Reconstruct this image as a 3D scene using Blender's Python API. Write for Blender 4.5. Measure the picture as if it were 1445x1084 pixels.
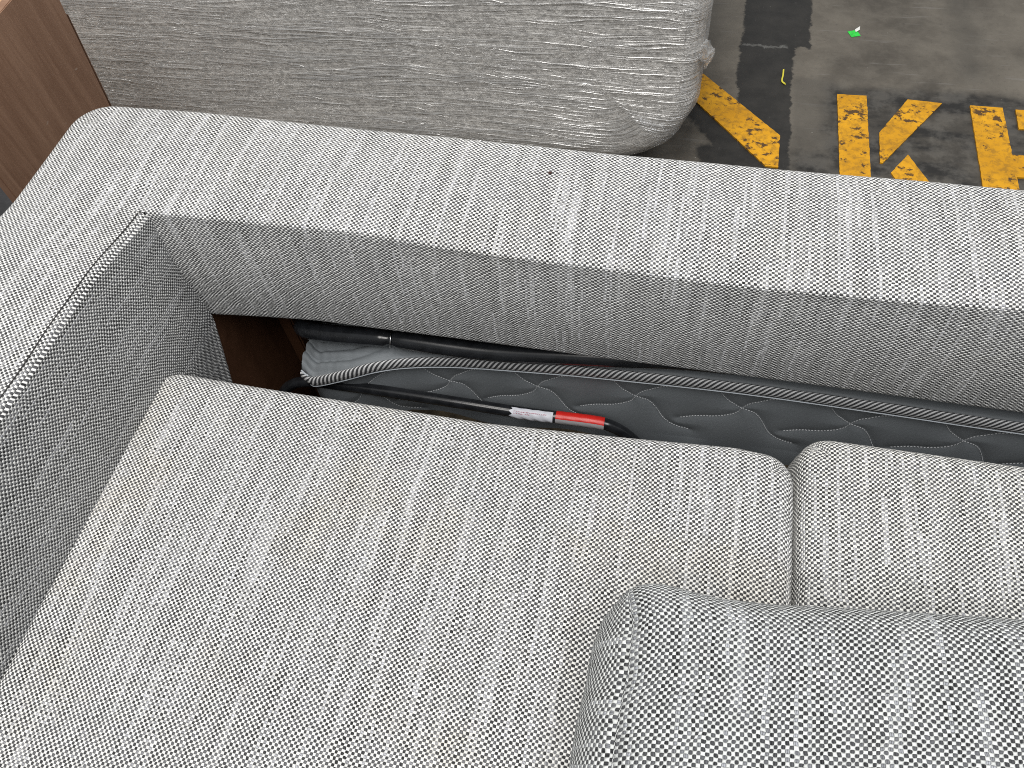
import bpy, math, random
import numpy as np
from mathutils import Matrix, Vector, noise as mnoise
PI = math.pi
random.seed(7); rng = np.random.default_rng(11)
scene = bpy.context.scene
for o in list(bpy.data.objects): bpy.data.objects.remove(o)
C = scene.collection

# ------------------------------------------------------------- camera
cam_d = bpy.data.cameras.new('camera'); cam = bpy.data.objects.new('camera', cam_d); C.objects.link(cam)
RC = ((0.9742054, 0.2110803, -0.0798062), (0.1316811, -0.8189384, -0.5585695), (-0.1832593, 0.5336525, -0.8256095))
m = Matrix.Identity(4)
for r in range(3):
    m[r][0] = RC[0][r]; m[r][1] = -RC[1][r]; m[r][2] = -RC[2][r]
m[2][3] = 1.30
cam.matrix_world = m
cam_d.sensor_fit = 'HORIZONTAL'; cam_d.sensor_width = 36.0; cam_d.lens = 36.0 * 1085 / 1445
cam_d.clip_start = 0.02; cam_d.clip_end = 200
scene.camera = cam

# ------------------------------------------------------------- light (warehouse: ceiling fittings and pale walls all round)
world = bpy.data.worlds.new('World'); scene.world = world; world.use_nodes = True
bg = world.node_tree.nodes['Background']; bg.inputs[0].default_value = (0.93, 0.97, 1.0, 1); bg.inputs[1].default_value = 0.31

def lamp(name, loc, size, energy, col, rot=(0, 0, 0)):
    d = bpy.data.lights.new(name, 'AREA'); d.shape = 'RECTANGLE'; d.size, d.size_y = size; d.energy = energy; d.color = col
    o = bpy.data.objects.new(name, d); C.objects.link(o); o.location = loc; o.rotation_euler = rot
    return o
lamp('ceiling_lamp', (-0.3, 0.9, 4.6), (0.9, 2.6), 135, (1.0, 0.97, 0.92))
lamp('ceiling_lamp', (-0.5, -1.9, 4.4), (1.3, 2.0), 85, (1.0, 0.97, 0.93))
lamp('ceiling_lamp', (1.7, -1.0, 4.6), (0.9, 2.6), 75, (0.97, 0.98, 1.0))
scene.view_settings.view_transform = 'Standard'; scene.view_settings.look = 'None'
scene.view_settings.exposure = 0.27; scene.view_settings.gamma = 1.0
scene.cycles.max_bounces = 8; scene.cycles.transparent_max_bounces = 12
scene.cycles.filter_width = 1.0
scene.cycles.use_denoising = False; scene.cycles.sample_clamp_indirect = 2.5; scene.cycles.sample_clamp_direct = 8.0

# ------------------------------------------------------------- node helpers
class NT:
    def __init__(s, name):
        s.m = bpy.data.materials.new(name); s.m.use_nodes = True
        s.t = s.m.node_tree; s.t.nodes.clear()
        s.out = s.t.nodes.new('ShaderNodeOutputMaterial')
    def n(s, typ, **kw):
        nd = s.t.nodes.new(typ)
        for k, v in kw.items(): setattr(nd, k, v)
        return nd
    def put(s, inp, v):
        if isinstance(v, bpy.types.NodeSocket): s.t.links.new(v, inp)
        elif isinstance(v, (tuple, list)) and len(v) == 3 and inp.type == 'RGBA': inp.default_value = (*v, 1)
        else: inp.default_value = v
    def ma(s, op, a, b=None, c=None, clamp=False):
        nd = s.n('ShaderNodeMath', operation=op); nd.use_clamp = clamp
        s.put(nd.inputs[0], a)
        if b is not None: s.put(nd.inputs[1], b)
        if c is not None: s.put(nd.inputs[2], c)
        return nd.outputs[0]
    def ss(s, x, a, b):
        nd = s.n('ShaderNodeMapRange', interpolation_type='SMOOTHSTEP')
        s.put(nd.inputs[0], x); nd.inputs[1].default_value = a; nd.inputs[2].default_value = b
        nd.inputs[3].default_value = 0; nd.inputs[4].default_value = 1
        return nd.outputs[0]
    def mr(s, x, a, b, c, d):
        nd = s.n('ShaderNodeMapRange'); s.put(nd.inputs[0], x)
        for i, v in enumerate((a, b, c, d)): s.put(nd.inputs[i + 1], v)
        return nd.outputs[0]
    def mix(s, f, a, b, mode='MIX'):
        nd = s.n('ShaderNodeMix', data_type='RGBA', blend_type=mode)
        s.put(nd.inputs[0], f); s.put(nd.inputs[6], a); s.put(nd.inputs[7], b)
        return nd.outputs[2]
    def xyz(s, x, y, z=0.0):
        nd = s.n('ShaderNodeCombineXYZ')
        for i, v in enumerate((x, y, z)): s.put(nd.inputs[i], v)
        return nd.outputs[0]
    def sep(s, v):
        nd = s.n('ShaderNodeSeparateXYZ'); s.put(nd.inputs[0], v); return nd.outputs
    def noise(s, vec, scale, detail=2.0, rough=0.5, dist=0.0):
        nd = s.n('ShaderNodeTexNoise'); s.put(nd.inputs['Vector'], vec)
        nd.inputs['Scale'].default_value = scale; nd.inputs['Detail'].default_value = detail
        nd.inputs['Roughness'].default_value = rough; nd.inputs['Distortion'].default_value = dist
        return nd.outputs[0]
    def mapv(s, vec, sc=(1, 1, 1), loc=(0, 0, 0), rot=(0, 0, 0)):
        nd = s.n('ShaderNodeMapping'); s.put(nd.inputs[0], vec)
        nd.inputs['Scale'].default_value = sc; nd.inputs['Location'].default_value = loc; nd.inputs['Rotation'].default_value = rot
        return nd.outputs[0]
    def white(s, vec):
        nd = s.n('ShaderNodeTexWhiteNoise', noise_dimensions='3D'); s.put(nd.inputs['Vector'], vec); return nd.outputs[0]
    def bsdf(s, col, rough=0.8, spec=0.3, metal=0.0, normal=None, **kw):
        b = s.n('ShaderNodeBsdfPrincipled')
        s.put(b.inputs['Base Color'], col); s.put(b.inputs['Roughness'], rough)
        s.put(b.inputs['Specular IOR Level'], spec); s.put(b.inputs['Metallic'], metal)
        if normal is not None: s.put(b.inputs['Normal'], normal)
        for k, v in kw.items(): s.put(b.inputs[k], v)
        return b
    def bump(s, h, dist, strength=1.0, normal=None):
        nd = s.n('ShaderNodeBump'); s.put(nd.inputs['Height'], h)
        nd.inputs['Distance'].default_value = dist; nd.inputs['Strength'].default_value = strength
        if normal is not None: s.put(nd.inputs['Normal'], normal)
        return nd.outputs[0]
    def done(s, sh):
        s.t.links.new(sh.outputs[0] if hasattr(sh, 'outputs') else sh, s.out.inputs[0]); return s.m

def weave(name, seed=0.0, dark=1.0, tint=(1, 1, 1), warm=0.0, warm_light=0.0):
    t = NT(name)
    uv = t.n('ShaderNodeTexCoord').outputs['UV']
    wob = t.noise(t.mapv(uv, (1, 1, 1), (seed, seed * 2, 0)), 34, 3, 0.55)
    wob2 = t.noise(t.mapv(uv, (1, 1, 1), (seed + 5, seed * 2 + 9, 3)), 140, 1, 0.5)
    sx = t.sep(uv)
    u = t.ma('MULTIPLY', sx[0], 1 / 0.00305); v = t.ma('MULTIPLY', sx[1], 1 / 0.0028)
    u = t.ma('ADD', u, t.mr(wob, 0, 1, -.9, .9)); v = t.ma('ADD', v, t.mr(wob, 0, 1, .7, -.7))
    u = t.ma('ADD', u, t.mr(wob2, 0, 1, -.3, .3)); v = t.ma('ADD', v, t.mr(wob2, 0, 1, .25, -.25))
    i = t.ma('FLOOR', u); j = t.ma('FLOOR', v)
    s = t.ma('MULTIPLY', t.ma('SINE', t.ma('MULTIPLY', u, PI)), t.ma('SINE', t.ma('MULTIPLY', v, PI)))
    # yarn to yarn variation: each warp yarn changes shade along its own length
    col_r = t.white(t.xyz(i, seed + 1.5, 0.0))
    seg = t.ma('FLOOR', t.ma('ADD', t.ma('MULTIPLY', v, 0.035), t.ma('MULTIPLY', col_r, 9.0)))
    yarn = t.white(t.xyz(i, seg, seed))
    cell = t.white(t.xyz(i, j, seed + 7))
    slub = t.noise(t.mapv(uv, (85, 6, 1), (seed * 3, 0, 0)), 1.0, 3, 0.6)      # long pale and dark streaks along the warp
    slub2 = t.noise(t.mapv(uv, (9, 190, 1), (seed * 4, 2, 0)), 1.0, 2, 0.6)
    thr = t.ma('ADD', t.mr(slub, .3, .7, .12, -.20), t.mr(cell, 0, 1, -.22, .16))
    s = t.ma('MULTIPLY', t.ma('SIGN', s), t.ma('POWER', t.ma('ABSOLUTE', s), .5))
    x = t.ma('SUBTRACT', s, thr)
    wmask = t.ss(x, -.20, .12)
    dk = t.ma('ADD', t.ma('MULTIPLY', t.ma('POWER', yarn, 3.0), .07), t.ma('MULTIPLY', t.ma('POWER', cell, 3.0), .10))
    dk = t.ma('ADD', dk, t.mr(slub, .35, .7, .0, .05), clamp=True)
    pale = t.ma('MULTIPLY', t.ss(yarn, .78, .96), t.ma('ABSOLUTE', t.ma('SINE', t.ma('MULTIPLY', u, PI * 2))))
    pale = t.ma('MULTIPLY', pale, t.mr(cell, 0, 1, .08, .34))
    fib = t.ma('ADD', pale, t.ma('MULTIPLY', t.ma('SINE', t.ma('MULTIPLY', u, PI * 4)), .018))
    dk = t.ma('ADD', t.ma('ADD', dk, .016 * dark), fib)
    dk = t.ma('MAXIMUM', dk, .006)
    wh = t.mr(t.white(t.xyz(i, j, seed + 3)), 0, 1, .66, .84)
    wh = t.ma('ADD', wh, t.mr(slub2, .3, .7, -.09, .06))
    fib2 = t.ma('MULTIPLY', t.ma('SINE', t.ma('MULTIPLY', v, PI * 4)), .03)
    wh = t.ma('ADD', wh, fib2)
    dc = t.mix(1.0, t.xyz(dk, dk, dk), (.96 * tint[0], .97 * tint[1], 1.04 * tint[2]), 'MULTIPLY')
    wc = t.mix(1.0, t.xyz(wh, wh, wh), (.985 * tint[0], .985 * tint[1], (.965 - warm) * tint[2]), 'MULTIPLY')
    col = t.mix(wmask, dc, wc)
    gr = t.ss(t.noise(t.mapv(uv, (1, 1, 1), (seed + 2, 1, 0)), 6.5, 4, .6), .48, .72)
    col = t.mix(t.ma('MULTIPLY', gr, .10 + warm_light), col, (1.0, .93, .80), 'MULTIPLY')  # warm blotches; the extra amount paints warm light into the cloth colour
    h = t.ma('ADD', t.ma('ABSOLUTE', s), t.ma('MULTIPLY', wmask, .5))
    nrm = t.bump(h, .0014, 1.0)
    b = t.bsdf(col, .95, .12, normal=nrm)
    b.inputs['Sheen Weight'].default_value = .12; b.inputs['Sheen Roughness'].default_value = .5
    return t.done(b)

M = {}
M['cloth'] = weave('woven_cloth', 0.0)
M['cloth_seat'] = weave('woven_cloth_seat', 3.0, warm_light=.35)  # faint warm light on this seat is put into its colour as blotches
M['cloth_seat_b'] = weave('woven_cloth_seat_second', 5.0, warm=.02)
M['cloth_pillow'] = weave('woven_cloth_pillow', 8.0, tint=(.80, .825, .835))

def simple(name, col, rough, spec=.3, metal=0.0, nscale=0, amt=.2, bdist=0.0, bscale=200):
    t = NT(name); oc = t.n('ShaderNodeTexCoord').outputs['Object']
    c = col
    if nscale:
        f = t.noise(oc, nscale, 4, .6)
        c = t.mix(t.ss(f, .3, .7), tuple(v * (1 - amt) for v in col), tuple(min(1, v * (1 + amt)) for v in col))
    nrm = t.bump(t.noise(oc, bscale, 3, .6), bdist) if bdist else None
    return t.done(t.bsdf(c, rough, spec, metal, normal=nrm))
M['black_tube'] = simple('black_enamelled_steel', (.012, .013, .015), .22, .5, 0, 60, .3)
M['black_cloth'] = simple('black_dust_cloth', (.015, .014, .013), .9, .2, 0, 30, .3)
M['label_white'] = simple('label_paper', (.52, .53, .58), .45, .4, 0, 80, .06)
M['sleeve'] = simple('grey_sleeve', (.30, .29, .30), .3, .5)
M['label_red'] = simple('label_red', (.50, .014, .010), .35, .5, 0, 60, .1)
M['label_ink'] = simple('label_ink', (.35, .05, .10), .6)
M['thread'] = simple('pale_thread', (.45, .46, .47), .6)
M['seam'] = simple('dark_seam_thread', (.035, .033, .032), .9, .1)
M['piping'] = simple('pale_edge_thread', (.40, .43, .46), .5)
M['steel'] = simple('bright_steel', (.6, .6, .6), .25, .5, 1.0)
M['green'] = simple('green_sticker', (.03, .55, .06), .5, .4, 0, 90, .2)
M['white_chip'] = simple('white_paper', (.7, .7, .68), .6)
M['yellow_thread'] = simple('yellow_plastic_strip', (.62, .56, .06), .5)
M['grey_felt'] = simple('grey_felt', (.035, .035, .037), .9, .2, 0, 40, .2, .0004)

def wood(name, a, b, grain=(26, 5, 1.6), rough=.5, spot=.0, spec=.35):
    t = NT(name); oc = t.n('ShaderNodeTexCoord').outputs['Object']
    g = t.noise(t.mapv(oc, grain), 2.2, 6, .62, .6)
    g2 = t.noise(t.mapv(oc, tuple(v * 3.2 for v in grain)), 3.0, 4, .6)
    g3 = t.noise(oc, 9, 2, .5)
    f = t.ma('ADD', t.ma('MULTIPLY', t.ss(g, .32, .68), .6), t.ma('MULTIPLY', t.ss(g2, .3, .7), .25))
    f = t.ma('ADD', f, t.ma('MULTIPLY', g3, .2), clamp=True)
    col = t.mix(f, a, b)
    if spot:
        sp = t.ss(t.noise(t.mapv(oc, (1, 1, 2.2)), 55, 2, .5), .72, .80)
        col = t.mix(t.ma('MULTIPLY', sp, spot), col, (.42, .36, .31))
    return t.done(t.bsdf(col, rough, spec, normal=t.bump(g2, .0004)))
M['board'] = wood('brown_veneer', (.165, .088, .054), (.27, .160, .105), (4, 26, 2.0), .48, .35)
M['board_edge'] = simple('board_edge', (.13, .072, .045), .6, .3, 0, 50, .2)
M['ply'] = wood('red_brown_fibreboard', (.070, .030, .015), (.125, .058, .031), (5, 9, 5), .7, 0, .15)
M['carton'] = wood('tan_board', (.42, .25, .14), (.55, .35, .21), (8, 2, 8), .7)

def mat_floor():
    t = NT('worn_concrete'); oc = t.n('ShaderNodeTexCoord').outputs['Object']
    s = t.sep(oc)
    n1 = t.noise(oc, 3.2, 8, .62, .4); n2 = t.noise(oc, 14, 8, .65); n3 = t.noise(oc, 90, 4, .6)
    base = t.mix(t.ss(n1, .3, .72), (.066, .058, .048), (.155, .138, .114))
    base = t.mix(t.ma('MULTIPLY', t.ss(n2, .35, .75), .5), base, (.170, .154, .130))
    base = t.mix(t.ma('MULTIPLY', t.ss(n3, .55, .75), .35), base, (.045, .042, .038))
    scx = t.noise(t.mapv(oc, (6, 60, 1), rot=(0, 0, .5)), 1.0, 5, .6)
    base = t.mix(t.ma('MULTIPLY', t.ss(scx, .60, .68), .28), base, (.20, .19, .18))
    # warped coordinates for hand-painted dark patches
    wx = t.ma('ADD', s[0], t.mr(t.noise(t.mapv(oc, (1, 1, 1), (3, 0, 0)), 6, 9, .72), 0, 1, -.045, .045))
    wy = t.ma('ADD', s[1], t.mr(t.noise(t.mapv(oc, (1, 1, 1), (0, 5, 0)), 7, 9, .72), 0, 1, -.05, .05))
    def box(x0, x1, y0, y1, e=.004, wx=wx, wy=wy):
        a = t.ma('MULTIPLY', t.ss(wx, x0 - e, x0 + e), t.ma('SUBTRACT', 1, t.ss(wx, x1 - e, x1 + e)))
        b = t.ma('MULTIPLY', t.ss(wy, y0 - e, y0 + e), t.ma('SUBTRACT', 1, t.ss(wy, y1 - e, y1 + e)))
        return t.ma('MULTIPLY', a, b)
    band = t.ma('MAXIMUM', box(.108, .243, -3, 6), box(.2, .288, 2.06, 6))
    band = t.ma('MAXIMUM', band, box(.02, .15, 1.0, 1.64, .01))
    # dark margin under the slanting stroke
    k = t.ma('ADD', t.ma('MULTIPLY', wx, 1.24), wy)
    dg = t.ma('MULTIPLY', t.ma('MULTIPLY', t.ss(k, 1.70, 1.72), t.ma('SUBTRACT', 1, t.ss(k, 1.84, 1.86))), box(-.6, .25, 1.0, 2.6))
    band = t.ma('MAXIMUM', band, dg)
    bk = t.mix(t.ss(n2, .3, .7), (.011, .011, .011), (.024, .023, .022))
    bk = t.mix(t.ma('MULTIPLY', t.ss(t.noise(t.mapv(oc, (3, 1, 1)), 30, 6, .7), .62, .72), .35), bk, (.10, .098, .09))
    blot = t.ss(t.noise(t.mapv(oc, (1, 2.2, 1), (9, 1, 0)), 7, 5, .6), .40, .60)
    word = t.ma('MULTIPLY', t.ma('MAXIMUM', box(.33, 3.0, .8, 1.90, .025), box(.25, .34, 1.3, 1.62, .02)), t.mr(blot, 0, 1, .62, 1.0))
    word2 = t.mix(t.ss(n2, .42, .62), (.020, .019, .018), (.070, .066, .060))
    side = t.ma('MULTIPLY', box(.245, .36, -3, 1.93, .02), .45)
    stain = t.ma('MULTIPLY', box(.66, .73, 1.95, 2.9, .03), .35)
    col = t.mix(t.ma('MAXIMUM', side, stain), base, (.05, .047, .042))
    col = t.mix(word, col, word2)
    col = t.mix(t.ma('MULTIPLY', band, .93), col, bk)
    # pale scuffs crossing everything
    sc = t.noise(t.mapv(oc, (2, 9, 1), (0, 3, 0), (0, 0, 1.1)), 6, 7, .7)
    col = t.mix(t.ma('MULTIPLY', t.ss(sc, .66, .74), .30), col, (.23, .22, .20))
    speck = t.ss(t.noise(t.mapv(oc, (1, 1, 1), (3, 3, 3)), 120, 1, .5), .80, .84)
    col = t.mix(t.ma('MULTIPLY', speck, .5), col, (.45, .44, .40))
    line = t.ma('MULTIPLY', box(.115, .225, 2.058, 2.066, .003), t.ma('MULTIPLY', n3, .8))
    col = t.mix(line, col, (.2, .2, .19))
    rough = t.mr(n2, .2, .8, .34, .62)
    return t.done(t.bsdf(col, rough, .3, normal=t.bump(t.ma('ADD', n3, t.ma('MULTIPLY', n2, 2)), .0007)))
M['floor'] = mat_floor()

def mat_paint():
    t = NT('worn_yellow_paint'); oc = t.n('ShaderNodeTexCoord').outputs['Object']
    n = t.noise(t.mapv(oc, (1, 1.25, 1), rot=(0, 0, .4)), 30, 8, .7, .2)
    n2 = t.noise(oc, 60, 5, .7, .3); n3 = t.noise(oc, 7, 3, .6)
    col = t.mix(t.ss(n3, .3, .7), (.52, .245, .006), (.68, .335, .010))
    col = t.mix(t.ma('MULTIPLY', t.ss(n2, .42, .66), .7), col, (.27, .135, .014))
    worn = t.ma('ADD', t.ma('ADD', n, t.mr(n2, 0, 1, -.16, .16)), t.mr(n3, 0, 1, -.16, .16))
    col = t.mix(t.ss(worn, .562, .615), col, (.085, .045, .016))
    scr = t.noise(t.mapv(oc, (5, 60, 1), rot=(0, 0, -.6)), 1.6, 6, .75, .4)
    col = t.mix(t.ma('MULTIPLY', t.ss(scr, .64, .70), .55), col, (.12, .07, .02))
    return t.done(t.bsdf(col, .5, .35, normal=t.bump(n2, .0005)))
M['paint'] = mat_paint()

def mat_boucle():
    t = NT('grey_boucle'); oc = t.n('ShaderNodeTexCoord').outputs['Object']
    n = t.noise(t.mapv(oc, (1, 1, 1.25)), 120, 4, .6, .9); n2 = t.noise(oc, 60, 3, .6, .5); n3 = t.noise(oc, 4, 2, .5)
    col = t.mix(t.ss(t.ma('ADD', t.ma('MULTIPLY', n, .7), t.ma('MULTIPLY', n2, .3)), .40, .60), (.38, .365, .34), (.95, .925, .88))
    col = t.mix(t.ma('MULTIPLY', n3, .25), col, (.40, .38, .35))
    return t.done(t.bsdf(col, .95, .1, normal=t.bump(t.ma('ADD', n, t.ma('MULTIPLY', n2, 1.5)), .004)))
M['boucle'] = mat_boucle()

def mat_film():
    t = NT('stretch_film'); uv = t.n('ShaderNodeTexCoord').outputs['UV']
    w = t.noise(t.mapv(uv, (1.3, 3.5, 1)), 2.0, 2, .5)
    dv = t.mapv(uv, (.9, 62, 1)); 
    add = t.n('ShaderNodeVectorMath', operation='ADD'); t.put(add.inputs[0], dv); t.put(add.inputs[1], t.xyz(0.0, t.mr(w, 0, 1, -2.2, 2.2), 0.0))
    a = t.noise(add.outputs[0], 1.7, 1.3, .5, .2)
    b = t.noise(t.mapv(add.outputs[0], (2.6, 2.4, 1)), 2.0, 2, .55, .3)
    ridge = t.ma('POWER', t.ma('SUBTRACT', 1, t.ma('ABSOLUTE', t.ma('MULTIPLY', t.ma('SUBTRACT', a, .5), 7)), clamp=True), 4.0)
    ridge2 = t.ma('POWER', t.ma('SUBTRACT', 1, t.ma('ABSOLUTE', t.ma('MULTIPLY', t.ma('SUBTRACT', b, .5), 7)), clamp=True), 4.0)
    pat = t.ss(t.noise(t.mapv(uv, (2.2, 6, 1), (4, 1, 0)), 1.5, 4, .65), .40, .62)
    ridge = t.ma('MULTIPLY', ridge, t.mr(pat, 0, 1, .25, 1.0)); ridge2 = t.ma('MULTIPLY', ridge2, t.mr(pat, 0, 1, .9, .35))
    both = t.ma('MAXIMUM', ridge, t.ma('MULTIPLY', ridge2, .7))
    small = t.noise(uv, 150, 3, .6, .6)
    h = t.ma('ADD', t.ma('ADD', t.ma('MULTIPLY', ridge, 1.0), t.ma('MULTIPLY', ridge2, .45)), t.ma('MULTIPLY', small, .12))
    nrm = t.bump(h, .0028, 1.0)
    gl = t.n('ShaderNodeBsdfGlossy'); gl.inputs['Roughness'].default_value = .22; gl.inputs['Color'].default_value = (1, 1, 1, 1)
    t.put(gl.inputs['Normal'], nrm)
    df = t.n('ShaderNodeBsdfDiffuse'); df.inputs['Color'].default_value = (.86, .85, .83, 1); t.put(df.inputs['Normal'], nrm)
    tr = t.n('ShaderNodeBsdfTransparent'); tr.inputs[0].default_value = (.99, .99, .99, 1)
    lw = t.n('ShaderNodeFresnel'); lw.inputs[0].default_value = 1.5; t.put(lw.inputs['Normal'], nrm)
    m1 = t.n('ShaderNodeMixShader'); t.put(m1.inputs[0], t.ma('ADD', .21, t.ma('MULTIPLY', both, .38))); t.t.links.new(tr.outputs[0], m1.inputs[1]); t.t.links.new(df.outputs[0], m1.inputs[2])
    m2 = t.n('ShaderNodeMixShader'); t.put(m2.inputs[0], t.ma('ADD', t.ma('MULTIPLY', lw.outputs[0], .22), t.ma('MULTIPLY', both, .42), clamp=True)); t.t.links.new(m1.outputs[0], m2.inputs[1]); t.t.links.new(gl.outputs[0], m2.inputs[2])
    return t.done(m2)
M['film'] = mat_film()

def mat_crease():
    t = NT('film_crease'); gl = t.n('ShaderNodeBsdfGlossy'); gl.inputs['Roughness'].default_value = .18
    df = t.n('ShaderNodeBsdfDiffuse'); df.inputs['Color'].default_value = (.85, .85, .84, 1); tr = t.n('ShaderNodeBsdfTransparent')
    m1 = t.n('ShaderNodeMixShader'); m1.inputs[0].default_value = .30; t.t.links.new(tr.outputs[0], m1.inputs[1]); t.t.links.new(df.outputs[0], m1.inputs[2])
    m2 = t.n('ShaderNodeMixShader'); m2.inputs[0].default_value = .38; t.t.links.new(m1.outputs[0], m2.inputs[1]); t.t.links.new(gl.outputs[0], m2.inputs[2])
    return t.done(m2)
M['crease'] = mat_crease()

def mat_mattress():
    t = NT('grey_mattress_ticking'); uv = t.n('ShaderNodeTexCoord').outputs['UV']; s = t.sep(uv)
    w = t.noise(uv, 12, 3, .6)
    st = t.ma('SINE', t.ma('MULTIPLY', t.ma('ADD', s[1], t.ma('MULTIPLY', w, .0005)), 2 * PI / .0030))
    n = t.noise(uv, 400, 2, .6)
    k = t.ma('ADD', t.mr(st, -1, 1, .95, 1.03), t.mr(n, 0, 1, -.12, .12))
    col = t.mix(1.0, (.165, .180, .192), t.xyz(k, k, k), 'MULTIPLY')
    return t.done(t.bsdf(col, .62, .4, normal=t.bump(n, .0002)))
M['ticking'] = mat_mattress()
def mat_tape():
    t = NT('diagonal_rib_tape'); uv = t.n('ShaderNodeTexCoord').outputs['UV']; s = t.sep(uv)
    a = t.ma('SINE', t.ma('MULTIPLY', t.ma('SUBTRACT', s[0], t.ma('MULTIPLY', s[1], .75)), 2 * PI / .0078))
    f = t.ss(a, -.35, .35)
    n = t.noise(uv, 300, 2, .5)
    col = t.mix(f, (.030, .032, .036), (.62, .625, .63)); col = t.mix(t.ma('MULTIPLY', n, .3), col, (.12, .12, .12))
    return t.done(t.bsdf(col, .6, .35, normal=t.bump(f, .0008)))
M['tape'] = mat_tape()

# ------------------------------------------------------------- mesh helpers
def link(name, verts, faces, mat, parent=None, uvs=None, smooth=True):
    me = bpy.data.meshes.new(name); me.from_pydata([tuple(map(float, v)) for v in verts], [], faces); me.update()
    if uvs is not None:
        l = me.uv_layers.new(name='UVMap'); idx = np.empty(len(me.loops), dtype=np.int32)
        me.loops.foreach_get('vertex_index', idx)
        l.data.foreach_set('uv', np.asarray(uvs, dtype=np.float32)[idx].ravel())
    if smooth: me.polygons.foreach_set('use_smooth', [True] * len(me.polygons))
    me.materials.append(mat)
    o = bpy.data.objects.new(name, me); C.objects.link(o)
    if parent: o.parent = parent
    return o
def grid_faces(nu, nv, flip=False):
    f = []
    for i in range(nu - 1):
        for j in range(nv - 1):
            a = i * nv + j; q = (a, a + nv, a + nv + 1, a + 1)
            f.append(q[::-1] if flip else q)
    return f
def sheet(name, P, Q, fn, mat, parent=None, uvfn=None, flip=False):
    """grid over P x Q; fn(p, q) -> xyz arrays"""
    pp, qq = np.meshgrid(P, Q, indexing='ij')
    X, Y, Z = fn(pp.ravel(), qq.ravel())
    uv = np.stack([pp.ravel(), qq.ravel()], 1) if uvfn is None else np.stack(uvfn(pp.ravel(), qq.ravel()), 1)
    return link(name, np.stack([X, Y, Z], 1), grid_faces(len(P), len(Q), flip), mat, parent, uv)
def empty(name, loc, label, cat, group=None):
    o = bpy.data.objects.new(name, None); C.objects.link(o); o.location = loc; o.empty_display_size = .1
    o['label'] = label; o['category'] = cat
    if group: o['group'] = group
    return o
def tag(o, label=None, cat=None, group=None, kind=None):
    for k, v in (('label', label), ('category', cat), ('group', group), ('kind', kind)):
        if v: o[k] = v
    return o
def adopt(o, root):       # parent without moving: roots carry only a location
    o.parent = root; o.matrix_parent_inverse = Matrix.Translation(-root.location); return o
def boxes(name, lst, mat, bev=.002):
    """list of (x0,x1,y0,y1,z0,z1) bevelled boxes joined as one mesh"""
    import bmesh
    bm = bmesh.new()
    for (x0, x1, y0, y1, z0, z1) in lst:
        g = bmesh.ops.create_cube(bm, size=1)
        for v in g['verts']: v.co = Vector(((x0 + x1) / 2 + v.co.x * (x1 - x0), (y0 + y1) / 2 + v.co.y * (y1 - y0), (z0 + z1) / 2 + v.co.z * (z1 - z0)))
    if bev: bmesh.ops.bevel(bm, geom=bm.edges[:], offset=bev, segments=2, affect='EDGES')
    me = bpy.data.meshes.new(name); bm.to_mesh(me); bm.free(); me.materials.append(mat)
    o = bpy.data.objects.new(name, me); C.objects.link(o); return o
def spline(pts, n):
    """Catmull-Rom through pts"""
    p = np.array(pts, float); p = np.vstack([2 * p[0] - p[1], p, 2 * p[-1] - p[-2]]); out = []
    segs = len(p) - 3
    for k in range(n):
        s = k / (n - 1) * segs; i = min(int(s), segs - 1); t = s - i
        a, b, c, d = p[i], p[i + 1], p[i + 2], p[i + 3]
        out.append(.5 * ((2 * b) + (-a + c) * t + (2 * a - 5 * b + 4 * c - d) * t * t + (-a + 3 * b - 3 * c + d) * t ** 3))
    return np.array(out)
def tube(name, path, r, mat, seg=16, flat=(1, 1), cap=True, twist_up=(0, 0, 1), start=0.0):
    path = np.array(path, float); n = len(path)
    rr = np.broadcast_to(np.array(r, float), (n,))
    V = []; UV = []; L = start
    for k in range(n):
        tdir = path[min(k + 1, n - 1)] - path[max(k - 1, 0)]; tdir /= np.linalg.norm(tdir) + 1e-12
        up = np.array(twist_up, float); a = np.cross(tdir, up); a /= np.linalg.norm(a) + 1e-12; b = np.cross(a, tdir)
        if k: L += np.linalg.norm(path[k] - path[k - 1])
        for s in range(seg + 1):
            th = 2 * PI * s / seg
            V.append(path[k] + rr[k] * (flat[0] * math.cos(th) * a + flat[1] * math.sin(th) * b)); UV.append((L, th / (2 * PI) * 2 * PI * rr[k] * max(flat)))
    F = grid_faces(n, seg + 1)
    if cap: F += [tuple(range(seg, -1, -1)), tuple((n - 1) * (seg + 1) + s for s in range(seg + 1))]
    return link(name, V, F, mat, uvs=UV)
def lin(a, b, n): return np.linspace(a, b, n)
def cat(*a):
    o = np.concatenate(a); return o[np.concatenate([[True], np.diff(o) > 1e-9])]
def fbm(x, y, seed, sc):
    """cheap smooth pseudo noise, about -1..1, from a few random plane waves"""
    r = np.random.default_rng(seed); o = np.zeros_like(x)
    for k in range(9):
        a = r.uniform(0, 2 * PI); f = sc * r.uniform(.5, 1.6); o += np.sin((x * math.cos(a) + y * math.sin(a)) * f + r.uniform(0, 6.3)) * r.uniform(.5, 1)
    return o / 4.5
def sst(a, b, x):
    t = np.clip((x - a) / (b - a), 0, 1); return t * t * (3 - 2 * t)

# ------------------------------------------------------------- floor
def rr_grid(x0, x1, y0, y1, n): return lin(x0, x1, n), lin(y0, y1, n)
o = sheet('floor', *rr_grid(-9, 9, -6, 12, 3), lambda p, q: (p, q, p * 0), M['floor']); tag(o, kind='structure', label='dark worn concrete warehouse floor')

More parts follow.
